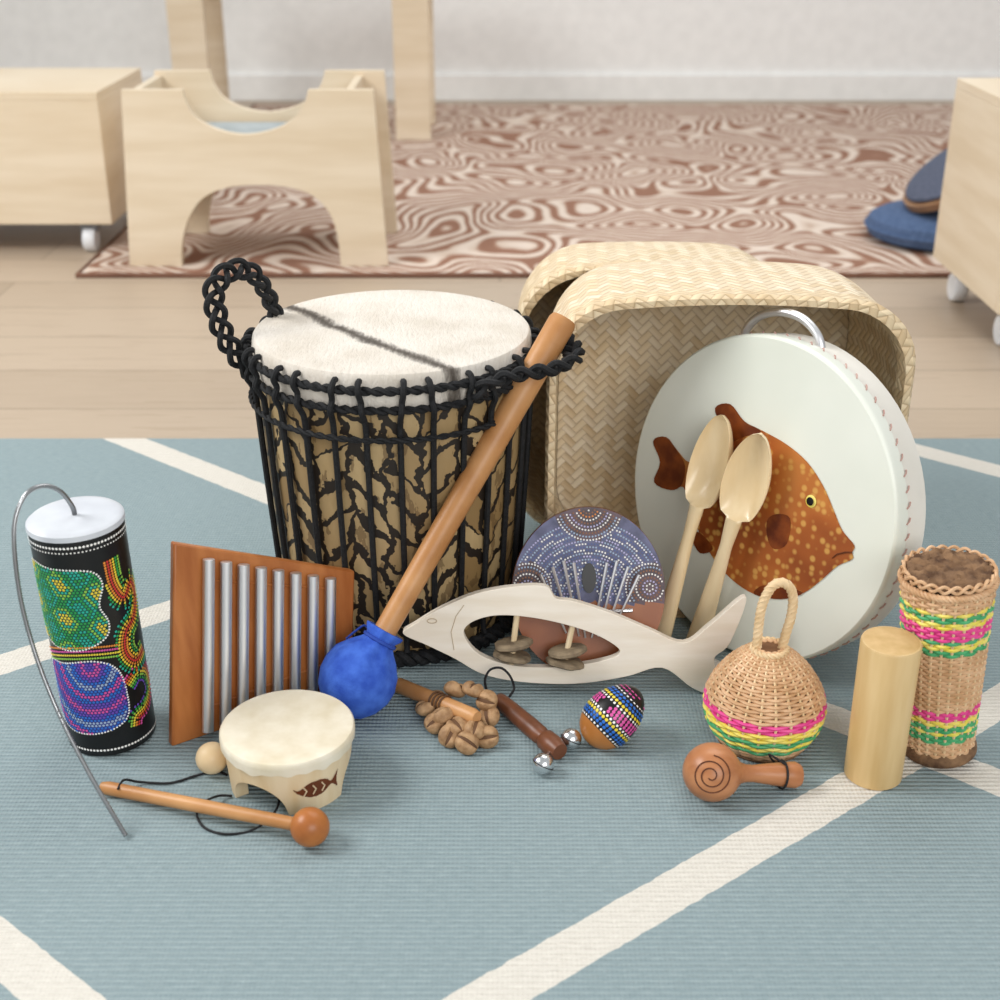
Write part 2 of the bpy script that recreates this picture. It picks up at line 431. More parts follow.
cabinet('pale plywood cabinet at the right, in front of the blue cushions',.90,1.42,2.35,2.76,.072,.43,[(.945,2.71,FZ,.03),(.945,2.42,FZ,.03),(1.38,2.71,FZ,.03),(1.38,2.42,FZ,.03)])
# ---- plywood stool with arch
t=thing('childrens_stool','birch plywood childrens chair with arched base and scooped top on the carpet','stool',(-.54,3.1,0))
Y0=2.95; pf=Plane((0,Y0,0),(1,0,0),0)
arch=catmull([(182,268),(182,245),(188,220),(202,199),(226,188),(258,185),(292,188),(316,198),(331,216),(338,240),(341,268)],5)
scoop=catmull([(308,90),(304,104),(293,119),(273,130),(245,135),(217,130),(197,119),(186,104),(182,90)],5)
poly=[(121,90)]+[(130,268)]+[tuple(p) for p in arch]+[(388,268),(373,90)]+[tuple(p) for p in scoop]
pts=[pf.at(*p) for p in poly]; zmin=min(p[1] for p in pts); pts=[(a,max(b,0.0) if b<.02 else b) for a,b in pts]
MB().prism(pts,[],pf.w,.02).build('front_panel','ply',t,bevel=.002)
pb=Plane((0,Y0+.3,0),(1,0,0),0)
MB().prism(pts,[],pb.w,.02).build('rear_panel','ply',t,bevel=.002)
MB().box(-.76,-.34,Y0+.021,Y0+.299,.225,.243).build('seat_board','ply',t,bevel=.002)
MB().box(-.72,-.38,Y0+.03,Y0+.29,.2435,.268).build('seat_pad','grey',t,bevel=.01)
MB().box(-.335,-.318,Y0+.021,Y0+.299,.13,.37).build('side_rail','ply',t,bevel=.002)
MB().box(-.80,-.783,Y0+.021,Y0+.299,.13,.37).build('side_rail','ply',t,bevel=.002)
t=thing('plywood_table','plywood table standing far back on the carpet behind the arched stool, one leg showing','table',(-.65,4.65,0))
for x in (-.34,-1.05):
    for y in (4.5,4.80): MB().box(x,x+.115,y,y+.02,0,.52).build('leg_panel','ply',t,bevel=.002)
MB().box(-1.08,-.20,4.47,4.85,.52,.54).build('table_top','ply',t,bevel=.003)
# ---- cushions
t=thing('floor_cushion','round blue floor cushion lying flat on the carpet beside right cabinet','cushion',(1.05,3.2,0))
MB().lathe([(1e-5,0),(.14,0),(.165,.012),(.172,.03),(.165,.05),(.14,.064),(1e-5,.07)],WM[t],40).build('cushion_body','navy',t)
mb=MB(); mb.tube([Vector((1.05+.172*math.cos(a),3.2+.172*math.sin(a),.031)) for a in [2*PI*i/48 for i in range(48)]],.004,6,closed=True); mb.build('piping','navy',t)
t=thing('wobble_board','slate padded round wooden board tilted on top of the blue floor cushion','board',(1.095,3.2,.168),(0,-math.radians(35),0))
MB().lathe([(1e-5,-.016),(.15,-.016),(.158,-.010),(.158,.006),(.15,.008),(1e-5,.008)],WM[t],40).build('wooden_disc','brownwood',t)
MB().lathe([(1e-5,.0085),(.143,.0085),(.148,.013),(.145,.018),(.12,.022),(1e-5,.023)],WM[t],40).build('pad','slate',t)
# ================================================================ DRUM
DC=Vector((-.118,1.417,0))
t=thing('djembe_drum','large rope strung drum with goat hide head and carved brown shell','drum',DC)
W=WM[t]
bprof=[(.131,.004),(.135,.04),(.140,.11),(.1445,.19),(.1485,.27),(.150,.336)]
def BR(z):
    for (r0,z0),(r1,z1) in zip(bprof,bprof[1:]):
        if z<=z1: return r0+(r1-r0)*max(0,(z-z0))/(z1-z0)
    return bprof[-1][0]
MB().lathe(bprof,W,64).build('shell','carved',t)
def hemf(a,z): return 1+(.016*noise.noise(Vector((math.cos(a)*9,math.sin(a)*9,z*30))) if z<.330 else 0)
MB().lathe([(1e-5,.3452),(.05,.3452),(.1,.3456),(.138,.3465),(.1465,.3468),(.1495,.3462),(.1512,.3440),(.1522,.3395),(.153,.333),(.1545,.323),(.1535,.314),(.1515,.310)],W,120,fn=hemf).build('drum_head','skin',t)
def ring(z,r,off,name):
    m=MB(); P=[DC+Vector(((BR(z)+off)*math.cos(a),(BR(z)+off)*math.sin(a),z)) for a in [2*PI*i/64 for i in range(65)]]
    m.twist(P,r*.5,r*.6,.026,2,6); m.build(name,'rope',t)
ring(.331,.0048,.0072,'upper_ring'); ring(.310,.0045,.0068,'lower_ring'); ring(.278,.0034,.0082,'cross_rope'); ring(.011,.009,.009,'base_ring')
NR=28
for i in range(NR):
    a=2*PI*(i+.5)/NR; ca,sa=math.cos(a),math.sin(a); P=[]
    lst=[(.340,.003),(.3395,.009),(.331,.0140),(.320,.0096),(.310,.0130),(.300,.0082),(.289,.0050),(.25,.0040),(.2,.0040),(.14,.0040),(.08,.0042),(.03,.006),(.02,.012)]
    sh=(.03 if i%2 else -.03)
    for z,of in lst:
        k=max(0,(z-.296)/.042); aa=a+sh*k
        P.append(DC+Vector(((BR(z)+of)*math.cos(aa),(BR(z)+of)*math.sin(aa),z)))
    m=MB(); m.tube(catmull(P,4),.0033,7); m.build('rope','rope',t)
# handles
def handle(P):
    m=MB(); Q=catmull(P,10)
    R=resample(Q,.0016); T,Rr=frames(R)
    for k in range(3):                                   # open three strand braid
        S=[]
        for i,p in enumerate(R):
            a=2*PI*(i*.0016/.058+k/3)
            S.append(p+Rr[i][0]*.0092*math.sin(a)+Rr[i][1]*.0042*math.sin(2*a))
        m.tube(S,.0035,6)
    m.build('rope_handle','rope',t)
handle([AY(252,372,1.385),AY(234,352,1.38),AY(219,322,1.385),AY(214,290,1.40),AY(230,271,1.42),AY(251,272,1.44),AY(267,294,1.455),AY(277,318,1.465),AY(280,330,1.468)])
handle([Vector((-.022,1.290,.316)),Vector((-.012,1.280,.332)),Vector((.020,1.294,.337)),Vector((.052,1.307,.338)),Vector((.076,1.335,.339)),Vector((.073,1.378,.341)),Vector((.052,1.405,.339)),Vector((.040,1.416,.328)),Vector((.038,1.420,.316))])
# ================================================================ BASKETS
def rrect(x0,x1,z0,z1,r,nc=9,ns=10):
    P=[]
    def line(a,b):
        for i in range(ns): P.append((a[0]+(b[0]-a[0])*i/ns,a[1]+(b[1]-a[1])*i/ns))
    def arc(cx,cz,a0):
        for i in range(nc): a=a0+PI/2*i/nc; P.append((cx+r*math.cos(a),cz+r*math.sin(a)))
    line((x0+r,z0),(x1-r,z0)); arc(x1-r,z0+r,-PI/2); line((x1,z0+r),(x1,z1-r)); arc(x1-r,z1-r,0)
    line((x1-r,z1),(x0+r,z1)); arc(x0+r,z1-r,PI/2); line((x0,z1-r),(x0,z0+r)); arc(x0+r,z0+r,PI)
    return P
def basket(label,x0,x1,z1,y0,y1,r,bulge,twm,rot=0,IN=.014):
    cx=(x0+x1)/2; t=thing('woven_basket',label,'basket',(cx,(y0+y1)/2,0),(0,0,rot))
    Wb=WM[t]; piv=Vector((cx,(y0+y1)/2,0))
    th=.0045
    def ringpts(y,ins,k):
        P=rrect(x0+ins,x1-ins,ins*.3 if k else ins*.3+th,z1-ins,r)
        out=[]
        for x,z in P:
            zz=z+bulge*math.sin(PI*(x-x0)/(x1-x0))*(z/z1) if z>.1 else z
            out.append(Wb@(Vector((x,y,zz))-piv))
        return out
    def arclen(P):
        L=0; o=[0]
        for i in range(1,len(P)): L+=(P[i]-P[i-1]).length; o.append(L)
        return o
    base_=ringpts(y0,0,1); base_.append(base_[0].copy()); U=arclen(base_)
    def uvring(P,v): return [(u,v) for u in U]
    m=MB(); rows=[];uv=[]
    n=10
    st=[(y1-(y1-y0)*i/n, IN*(1-i/n)**4+th,0) for i in range(n+1)]+[(y0+(y1-y0)*i/n,IN*(i/n)**4,1) for i in range(n+1)]
    v=0; last=None
    for y,ins,k in st:
        P=ringpts(y,ins,k); P.append(P[0].copy()); 
        if last is not None: v+=abs(y-last)
        last=y; rows.append(P); uv.append(uvring(P,v))
    m.grid(rows,uvs=uv); m.build('basket_wall',twm,t)
    m=MB()
    for y,ins in ((y1-.004,IN+th),(y1,IN)):
        P=ringpts(y,ins,0); c=sum(P,Vector())/len(P); rows=[];uv=[]
        for s in (1,.75,.5,.25,.002):
            row=[c+(p-c)*s for p in P]; row.append(row[0].copy()); rows.append(row); uv.append([(p.x,p.z) for p in row])
        m.grid(rows,uvs=uv)
    m.build('basket_base',twm,t)
    m=MB(); rows=[];uv=[]; v=0; lp=None
    for y,ins in ((y0+.024,.0055),(y0+.024,-.0025),(y0-.001,-.0045),(y0-.006,-.001),(y0-.005,.006),(y0+.018,.009)):
        P=ringpts(y,ins,1)
        P=[Vector((p.x,p.y,max(p.z,0.0005))) for p in P]; P.append(P[0].copy())
        if lp: v+=math.hypot(y-lp[0],ins-lp[1])
        lp=(y,ins); rows.append(P); uv.append(uvring(P,v))
    m.grid(rows,uvs=uv); m.build('rim_band','tw3',t)
basket('large woven bamboo basket on its side, open front behind the white frame drum',.055,.447,.376,1.392,1.60,.070,.012,'tw1')
basket('woven bamboo basket on its side, hindmost, mostly hidden behind the larger basket',.022,.375,.352,1.615,1.80,.080,.008,'tw2')
# ================================================================ FRAME DRUM
yaw=math.radians(50); tl=math.radians(9)
FC=Vector((.275,1.328,.181)); R=.178; TH=.052
fn=Vector((-math.sin(yaw)*math.cos(tl),-math.cos(yaw)*math.cos(tl),math.sin(tl))); fh=Vector((math.cos(yaw),-math.sin(yaw),0)); fu=fn.cross(fh)
FM=Matrix(((fh.x,fu.x,fn.x,FC.x),(fh.y,fu.y,fn.y,FC.y),(fh.z,fu.z,fn.z,FC.z),(0,0,0,1)))
t=thing('frame_drum','round white frame drum with a brown spotted fish painted on it','drum',FC-fu*R)
MB().lathe([(R-.012,-.002),(R-.002,-.002),(R,-.005),(R,-TH),(R-.012,-TH),(R-.012,-.002)],FM,80,False,False).build('frame','drumrim',t)
MB().lathe([(1e-5,.0004),(R-.02,.0004),(R-.0022,.0003),(R-.0004,-.0008),(R+.0008,-.0028),(R+.0012,-.006),(R+.0012,-.018),(R+.0002,-.0185)],FM,80,False,False).build('drum_skin','drumskin',t,angle=30)
m=MB()
for i in range(70):
    a=2*PI*i/70; b=a+.035
    m.tube([FM@Vector(((R+.0015)*math.cos(a),(R+.0015)*math.sin(a),-.016)),FM@Vector(((R+.0025)*math.cos((a+b)/2),(R+.0025)*math.sin((a+b)/2),-.019)),FM@Vector(((R+.0015)*math.cos(b),(R+.0015)*math.sin(b),-.022))],.0009,5)
m.build('stitching','thread',t)
hp=[PL(x,y,FC-fn*.03,fn) for x,y in [(744,345),(746,330),(760,316),(782,312),(803,319),(818,336),(822,355)]]
m=MB(); m.tube(catmull(hp,8),.0048,10); m.build('carry_handle','alu',t,label='metal carry handle')
def fpl(px,py):
    q=PL(px,py,FC,fn)-FC; return (q.dot(fh),q.dot(fu))
def fw(off): return lambda a,b,d: FC+fh*a+fu*b+fn*(off-d)
fo=[(654,441),(667,437),(678,450),(690,462),(704,452),(720,443),(722,428),(716,408),(731,404),(745,421),(764,431),(787,444),(808,462),(824,486),(834,509),(843,530),(855,545),(853,552),(853,559),(838,566),(822,580),(804,593),(782,599),(755,594),(731,578),(712,555),(699,530),(691,506),(684,487),(672,490),(655,482),(661,462)]
fo2=[fpl(p.x,p.y) for p in catmull([(x,y) for x,y in fo],4,True)]
fp=MB().prism(fo2,[],fw(.0013),0).build('fish_painting','fish',t)
for q in ([(654,441),(667,437),(679,452),(686,466),(683,484),(672,490),(655,482),(661,462)],[(722,446),(722,428),(716,408),(731,404),(745,421),(762,431),(744,437)],[(768,521),(777,514),(791,518),(788,543),(776,549),(769,540)],[(692,536),(700,532),(714,548),(701,553)],[(755,594),(782,599),(804,593),(790,588),(765,585)]):
    MB().prism([fpl(p.x,p.y) for p in catmull(q,4,True)],[],fw(.0017),0).build('fin','fishdark',fp)
MB().tube([fw(.0018)(*fpl(x,y),0) for x,y in ((853,552),(846,552),(838,554),(833,558))],[.0006,.0009,.0008,.0004],6).build('mouth','burn',fp)
a,b=fpl(812,501); m=MB(); m.dot(fw(.0019)(a,b,0),fn,.0068,0,16); m.dot(fw(.0036)(a,b,0),fn,.0045,1,16); m.build('eye',[MT['cyel'],MT['black']],fp)
# ================================================================ SPOONS
def spoon(label,base,top,nrm,spin):
    base=Vector(base);top=Vector(top); ax=(top-base); L=ax.length; ax.normalize()
    nr=(nrm-ax*nrm.dot(ax)).normalized(); nr=Matrix.Rotation(spin,3,ax)@nr; sd=nr.cross(ax)
    t=thing('wooden_spoon',label,'spoon',base,group=None)
    rows=[]; K=72; n=28
    for i in range(K+1):
        s=i/K
        s0=.63
        if s<s0:
            q=s/s0
            a=.0135-.0065*min(1,q*1.3)+ (.0025*max(0,q-.8)/.2); b=.0075-.0015*q
            if i==0: a*=.75;b*=.6
            con=0
        else:
            q=(s-s0)/(1-s0); wd=max(0,math.sin(PI*min(1,max(0,.06+.94*q**.88))))**.50
            sq=max(0,math.sin(PI*q))**.6
            a=max(.0015,.0255*wd+ .004*(1-q)**6); b=.004+.014*sq; con=.0175*sq
        row=[]
        for j in range(n):
            f=2*PI*j/n; c_,s_=math.cos(f),math.sin(f)
            y=b*s_
            if con and s_>0:
                e=min(1,s_/.5); y=.0015*s_-con*max(0,(s_-.28)/.72)**1.0 if s_>.28 else .0022*e
            if con and s_<0: y=y*1.2
            row.append(base+ax*(L*s)+sd*(a*c_)+nr*y)
        rows.append(row)
    m=MB(); m.grid(rows,cu=True); m.add(rows[0],[tuple(range(n))]); m.add(rows[-1],[tuple(range(n))])
    m.build('spoon_body','spoon',t,angle=60)
vv=(O-Vector((.23,1.37,.2))).normalized()
spoon('pale wooden spoon leaning on fish drum, the left and rearmost of the two spoons',G(657,652,.004),PL(722,415,FC+fn*.021,fn),vv*.7+fn*.3,math.radians(-26))
spoon('pale wooden spoon leaning across the painted fish, right one with hollow facing out',G(695,648,.004),PL(760,434,FC+fn*.034,fn),vv*.75+fn*.25,math.radians(-8))
# ================================================================ KALIMBA
kp=Plane(G(588,679),(1,0,0),24)
t=thing('thumb_piano','round gourd thumb piano with dotted violet paint leaning behind the wooden fish','thumb piano',kp.p0)
la=kp.at(512,592)[0]; ra=kp.at(665,592)[0]; tb=kp.at(588,508)[1]
kx=(la+ra)/2; rx=(ra-la)/2; ry=tb/2; ky=ry+.001
def kw(r,a,d=0): return kp.w(kx+rx*r*math.cos(a),ky+ry*r*math.sin(a),d)
m=MB(); n=96
rr_=[1e-4,.12,.25,.37,.5,.62,.75,.86,.96,1.0]
fr=[[kw(r,2*PI*j/n) for j in range(n)] for r in rr_]
for i in range(len(rr_)-1):
    for j in range(n):
        c=(fr[i][j]+fr[i+1][(j+1)%n])/2; b=(c-kp.p0).dot(kp.u)-ky; a=(c-kp.p0).dot(kp.e)-kx
        ds=math.hypot(abs(a)-rx*.80,b-ry*.06)
        m.mi=1 if b<-.012 else (2 if ds<.026 or math.hypot(a,b-ry*1.0)<.036 else 0)
        m.add([fr[i][j],fr[i][(j+1)%n],fr[i+1][(j+1)%n],fr[i+1][j]],[(0,1,2,3)])
m.build('sound_board',['kalpaint','kalbrown','kalpaint2'],t)
m=MB(); m.grid([[kw(r,2*PI*j/n,d) for j in range(n)] for r,d in ((1.0,.0002),(1.01,.006),(.98,.018),(.86,.032),(.6,.042),(.3,.046),(.001,.047))],cu=True); m.build('gourd_shell','kalbrown',t)
m=MB()
def kd(a,b,r,c):
    if (a/rx)**2+(b/ry)**2<.95 and b>-.010: m.dot(kp.w(kx+a,ky+b,-.0006),kp.n,r,PI_[c],6)
cent=[(0,ry*1.0,['white','brown','orange','white','brown','lilac','white','brown','sky','white'],.036),(-rx*.80,ry*.06,['white','lilac','brown','white','brown','sky','white'],.026),(rx*.80,ry*.06,['white','lilac','brown','white','brown','sky','white'],.026)]
for cx_,cy_,cols_,lim in cent:
    nk=len(cols_)
    for k in range(1,nk+1):
        rad=lim*k/nk; cnt=max(5,int(2*PI*rad/.0034))
        for q in range(cnt):
            al=2*PI*(q+.5*(k%2))/cnt; kd(cx_+rad*math.cos(al),cy_+rad*math.sin(al),.0011,cols_[k-1])
ra_=['white','sky','lilac','white','slate','sky']; rb_=['slate','lilac','slate','sky','white','slate']
for k in range(4,26):
    rad=.0034*k; cnt=int(PI*rad/.0033)
    for q in range(cnt+1):
        al=PI*q/max(1,cnt); a=rad*math.cos(al); b=-.008+rad*math.sin(al)
        sct=int((math.degrees(al)+(k%6)*2.2)/13)
        if all(math.hypot(a-c[0],b-c[1])>c[3]+.0022 for c in cent): kd(a,b,.0011,(ra_ if sct%2 else rb_)[k%6])
m.build('painted_dots',PM,t)
hx,hyy=kp.at(589,578)
m=MB(); m.add([kp.w(hx+.0078*math.cos(a),hyy+.0165*math.sin(a),-.0022) for a in [2*PI*i/28 for i in range(28)]],[tuple(range(28))]); m.build('sound_hole','black',t)
m=MB(); a1=kp.at(556,614); b1=kp.at(632,610)
m.tube([kp.w(a1[0],a1[1],-.004),kp.w(b1[0],b1[1],-.004)],.0022,8); m.build('bridge','steel',t)
for k in range(8):
    p=kp.at([540,552,563,573,606,616,627,638][k],[574,566,560,562,562,560,566,574][k]); q=kp.at(566+6.4*k,638-abs(k-3.5)*1.5)
    m=MB(); P=[kp.w(p[0],p[1],-.012),kp.w((p[0]+q[0])/2,(p[1]+q[1])/2,-.009),kp.w(q[0],q[1],-.004)]
    m.tube(P,[.0019,.0014,.0012],6); m.build('tine','tine',t)
# ================================================================ WOODEN FISH
wp=Plane(Vector((0,1.222,0)),(1,0,0),11)
t=thing('fish_rattle','cream wooden fish shaped rattle board with wooden discs in its cut out','rattle',G(560,694))
fo=[(403,639),(415,629),(442,613),(476,599),(515,592),(546,592),(556,604),(575,607),(612,619),(650,635),(684,648),(710,630),(746,602),(730,648),(714,664),(720,684),(712,699),(692,693),(662,673),(625,682),(575,689),(520,687),(482,679),(455,664),(428,651)]
ho=[(464,640),(471,628),(494,621),(525,622),(562,629),(598,641),(620,656),(606,665),(562,672),(515,671),(480,660)]
O2=[wp.at(p.x,p.y) for p in catmull(fo,5,True)]; H2=[wp.at(p.x,p.y) for p in catmull(ho,5,True)]
mn=min(b for a,b in O2); dz=-mn+.0005 if mn<0 else 0
O2=[(a,b+dz) for a,b in O2];H2=[(a,b+dz) for a,b in H2]
body=MB().prism(O2,[H2],wp.w,.011).build('fish_body','whitewood',t,bevel=.0015)
a,b=wp.at(432,626); MB().tube([wp.w(a+.005*math.cos(q),b+dz+.0026*math.sin(q),-.0002) for q in [2*PI*i/14 for i in range(14)]],.0006,5,closed=True).build('carved_eye','carve',t)
gl=[wp.at(464,605),wp.at(456,616),wp.at(451,632),wp.at(454,650)]
MB().tube([wp.w(p[0],p[1],-.0002) for p in gl],.0005,5).build('carved_gill','carve',t)
di=0
for (p,q,ds) in (((517,621),(511,673),(650,662)),((573,631),(564,673),(657,668))):
    A=wp.at(*p);B=wp.at(*q); m=MB(); m.tube([wp.w(A[0],A[1]+dz,.0055),wp.w(B[0],B[1]+dz,.0055)],.0032,8); m.build('rod','pine',t)
    for i,y in enumerate(ds):
        f=(y-p[1])/(q[1]-p[1]); c=wp.w(A[0]+(B[0]-A[0])*f,A[1]+(B[1]-A[1])*f+dz,.004); di+=1
        M=axisM(c,wp.u*1.0+wp.e*(.16 if i else -.14)-wp.n*0.05)
        MB().lathe([(.0035,-.0034),(.0180,-.0034),(.0205,-.0016),(.0205,.0014),(.0180,.0032),(.0035,.0030)],M,36,fn=lambda a,z,k=di:1+.09*noise.noise(Vector((2*math.cos(a),2*math.sin(a),k*3.1)))+.03*math.sin(7*a+k)).build('disc','greywood',t)
# ================================================================ BIG MALLET
bc=Vector((-.147,1.187,.043)); tp=AY(564,319,1.372); ax=(tp-bc).normalized(); L=(tp-bc).length
t=thing('blue_headed_beater','long wooden beater with blue cloth head leaning up against the rope drum','beater',(bc.x,bc.y,0))
M=axisM(bc,ax)
def wr(a,z): return 1+(.05*math.sin(9*a)*max(0,min(1,(z-.008)/.03)) )+.02*noise.noise(Vector((math.cos(a)*2,math.sin(a)*2,z*60)))
MB().lathe([(1e-5,-.0415),(.012,-.040),(.024,-.034),(.034,-.023),(.040,-.008),(.0405,.006),(.036,.02),(.027,.032),(.019,.040),(.0155,.045),(.0165,.049),(.020,.054),(.0205,.057)],M,54,False,True,fn=wr).build('cloth_head','blue',t)
m=MB(); m.tube([M@Vector((.0172*math.cos(a),.0172*math.sin(a),.0452)) for a in [2*PI*i/20 for i in range(20)]],.0022,6,closed=True)
m.tube(catmull([M@Vector((.017,0,.046)),M@Vector((.026,.004,.05)),M@Vector((.03,.008,.04)),M@Vector((.034,.01,.028))],5),.0012,5); m.build('tie_string','bluestr',t)
MB().lathe([(.0118,.035),(.0122,.1),(.0134,.22),(.0148,.36),(.0152,L-.004),(.0135,L)],M,24).build('handle','stick',t)
# ================================================================ THUNDER TUBE
TC=Vector((-.396,1.152,0)); t=thing('spring_drum','black dot painted tube drum with a long metal spring, standing far left','drum',TC,(0,math.radians(-1.5),0))
W=WM[t]; TR=.0432; HT=.246
MB().lathe([(TR-.003,0),(TR,.002),(TR+.0012,HT-.004),(TR+.0012,HT-.001),(TR-.001,HT-.001)],W,56).build('tube','black',t)
MB().lathe([(1e-5,HT+.002),(TR-.008,HT+.002),(TR-.001,HT+.0015),(TR+.002,HT-.001),(TR+.0024,HT-.006),(TR+.0014,HT-.0062)],W,56,False,False).build('membrane','membrane',t)
def sc_(s,z,of=.0007): a=math.radians(-71)+s/TR; r=TR+.0012*z/HT+of; return W@Vector((r*math.cos(a),r*math.sin(a),z))
def sn_(s): a=math.radians(-71)+s/TR; return Vector((math.cos(a),math.sin(a),0))
SA=catmull([(-.067,.208),(-.030,.212),(.004,.208),(.014,.192),(.008,.170),(.014,.150),(.008,.134),(-.020,.124),(-.052,.128),(-.068,.140)],6,True)
SB=catmull([(-.062,.100),(-.036,.108),(-.006,.112),(.014,.098),(.020,.070),(.016,.040),(-.015,.029),(-.050,.031),(-.066,.050)],6,True)
m=MB()
for k,sh in enumerate((SA,SB)):
    m.mi=k; m.fill(sh,.002,lambda s,z:sc_(s,z,.0004))
m.build('painted_panel',[mat('panel_green','#0b3a30','#115045',.4),mat('panel_blue','#22296a','#353590',.4)],t)
m=MB()
def td(s,z,r,c): m.dot(sc_(s,z),sn_(s),r,PI_[c],6)
for i in range(-20,21):
    s=i*.0034; td(s,HT-.012,.0014,'white'); td(s,.009,.0014,'white')
    td(s+.0017,HT-.017,.0009,'white')
for sh in (SA,SB):
    for p in resample(sh+[sh[0]],.0030): td(p.x,p.y,.0011,'white')
def lattice(sh,fc,st=.0035):
    z=.02; r=0
    while z<.22:
        s=-.07+(st/2 if r%2 else 0)
        while s<.07:
            if inside(s,z,sh) and min((Vector((s,z))-p).length for p in sh)>.0017: td(s,z,.00145,fc(s,z))
            s+=st
        z+=st*.87; r+=1
lattice(SA,lambda s,z:['teal','green','teal','green','lime','teal','yellow'][int((math.sin(s*190)+math.cos(z*170+s*70)+2)*1.74)])
lattice(SB,lambda s,z:['purple','pink','purple','blue','sky','blue','pink','blue'][int(math.hypot(s+.01,(z-.105)*.9)*210)%8])
for k,c in enumerate(['lime','yellow','pink','orange']):
    for i in range(36):
        u=i/35; s=-.066+.084*u; td(s,.108+.0040*k+.010*math.sin(PI*u*.9)-.006*(1-u),.0012,c)
used=[]
def flow(pts,cols):
    spine=resample(catmull(pts,10),.0028)
    T2,_=frames([Vector((p.x,p.y,0)) for p in spine])
    for off,c in cols:
        for p,tt in zip(spine,T2):
            s=p.x-tt.y*off; z=p.y+tt.x*off
            if .017<s<.066 and .02<z<.216 and all((s-a)**2+(z-b)**2>.0024**2 for a,b in used):
                used.append((s,z)); td(s,z,.0014,c)
flow([(.022,.212),(.024,.186),(.034,.168),(.048,.178),(.054,.160),(.044,.142),(.030,.132),(.026,.112),(.036,.096),(.052,.100)],[(0,'red'),(.003,'orange'),(-.003,'orange'),(.006,'yellow'),(-.006,'yellow'),(.009,'green'),(-.009,'green'),(.012,'lime'),(-.012,'teal')])
flow([(.024,.075),(.036,.082),(.050,.074),(.054,.055),(.040,.042),(.026,.038),(.022,.028)],[(0,'yellow'),(.003,'orange'),(-.003,'lime'),(.006,'red'),(-.006,'green'),(.009,'pink'),(-.009,'purple')])
m.build('painted_dots',PM,t)
sp=[W@Vector((0,0,HT+.002)),AY(72,506,1.147),AY(60,491,1.14),AY(42,486,1.13),AY(24,497,1.115),AY(14,530,1.10),AY(19,590,1.085),AY(34,650,1.07),AY(58,712,1.05),AY(90,775,1.02),G(126,836,.003)]
P=resample(catmull(sp,10),.0011); m=MB(); m.tube(P,[.0026 if i%2 else .0016 for i in range(len(P))],7); m.build('coil_spring','spring',t,angle=80)
# ================================================================ CHIME BOARD
A=G(172,747); B=G(352,685); cpn=Plane(A,(B-A),9)
t=thing('chime_bars','reddish wooden board with a row of silver chime tubes leaning on the drum','chime',(A+B)/2)
q=[cpn.at(174,543),cpn.at(355,571),cpn.at(352,685),cpn.at(172,747)]
MB().prism([(a,max(b,0)) for a,b in q][::-1],[],cpn.w,.011).build('board','chimewood',t,bevel=.002)
for k in range(8):
    x=209+17.4*k; yt=559+2.7*k; yb=746-.345*(x-172)+1
    p=cpn.at(x,yt,-.008); qq=cpn.at(x-.5,yb,-.008)
    a,b=cpn.w(p[0],p[1],-.0075),cpn.w(qq[0],max(qq[1],.007),-.0075)
    d=(a-b); Lc=d.length
    MB().lathe([(.0042,0),(.0060,.0005),(.0060,Lc-.0005),(.0042,Lc)],axisM(b,d),18).build('chime_tube','alu',t)
for f in (.12,.86):
    p1=cpn.at(204,559+f*175,-.002); p2=cpn.at(337,578+f*95,-.002); MB().tube([cpn.w(p1[0],p1[1],-.0012),cpn.w(p2[0],p2[1],-.0012)],.0013,6).build('cord','chimewood',t)
# ================================================================ SMALL DRUM
SC=Vector((-.203,1.076,0)); t=thing('small_drum','small cream topped wooden drum with arched feet and burnt fish mark','drum',SC); W=WM[t]
HB=.060
def zb(a):
    z=0
    for c in (-116,4,124):
        d=(math.degrees(a)-c+180)%360-180
        if abs(d)<31: z=max(z,.032*math.sqrt(1-(d/31)**2))
    return z
def sr(z): return .0575+.0045*(z/HB)
n=120; rows=[]
ang=[2*PI*j/n for j in range(n)]
for off,lev in ((0,(0,.25,.5,.75,1)),(-.013,(1,.75,.5,.25,0))):
    for l in lev:
        row=[]
        for a in ang:
            z=zb(a)+(HB-zb(a))*l; r=sr(z)+off; row.append(W@Vector((r*math.cos(a),r*math.sin(a),z)))
        rows.append(row)
MB().grid(rows,cu=True,cv=True).build('wooden_body','pine',t)
rows=[]
for r,z in [(1e-5,.0604),(.045,.0605),(.0600,.0612),(.0626,.0608),(.0640,.0592),(.0643,.055),(.0640,.0490),(.0622,.0488)]:
    rows.append([W@Vector((r*math.cos(a),r*math.sin(a),z+(.0045*noise.noise(Vector((4*math.cos(a),4*math.sin(a),0)))+.0006*math.sin(23*a) if z<.05 else 0))) for a in [2*PI*j/144 for j in range(144)]])
MB().grid(rows,cu=True).build('drum_head','cream',t)
def sp_(u,v,of=.0006): a=math.radians(-57)+u; z=.026+v; r=sr(z)+of; return W@Vector((r*math.cos(a),r*math.sin(a),z))
fl=[(-.42,.004),(-.32,.002),(-.15,.008),(.05,.009),(.2,.006),(.30,.001),(.44,.009),(.47,.013),(.42,.0),(.44,-.010),(.30,-.003),(.1,-.009),(-.12,-.009),(-.32,-.003)]
fl=[(a*.9,b*.95) for a,b in fl]
MB().fill([(p.x,p.y) for p in catmull(fl,5,True)],(.010,.0006),lambda a,b:sp_(a,b)).build('fish_mark','burn',t)
for u in (-.2,-.05,.1): MB().tube([sp_(u-.02,.005,.0012),sp_(u+.03,.0,.0012),sp_(u-.02,-.005,.0012)],.0007,5).build('fish_scale_line','pine',t)
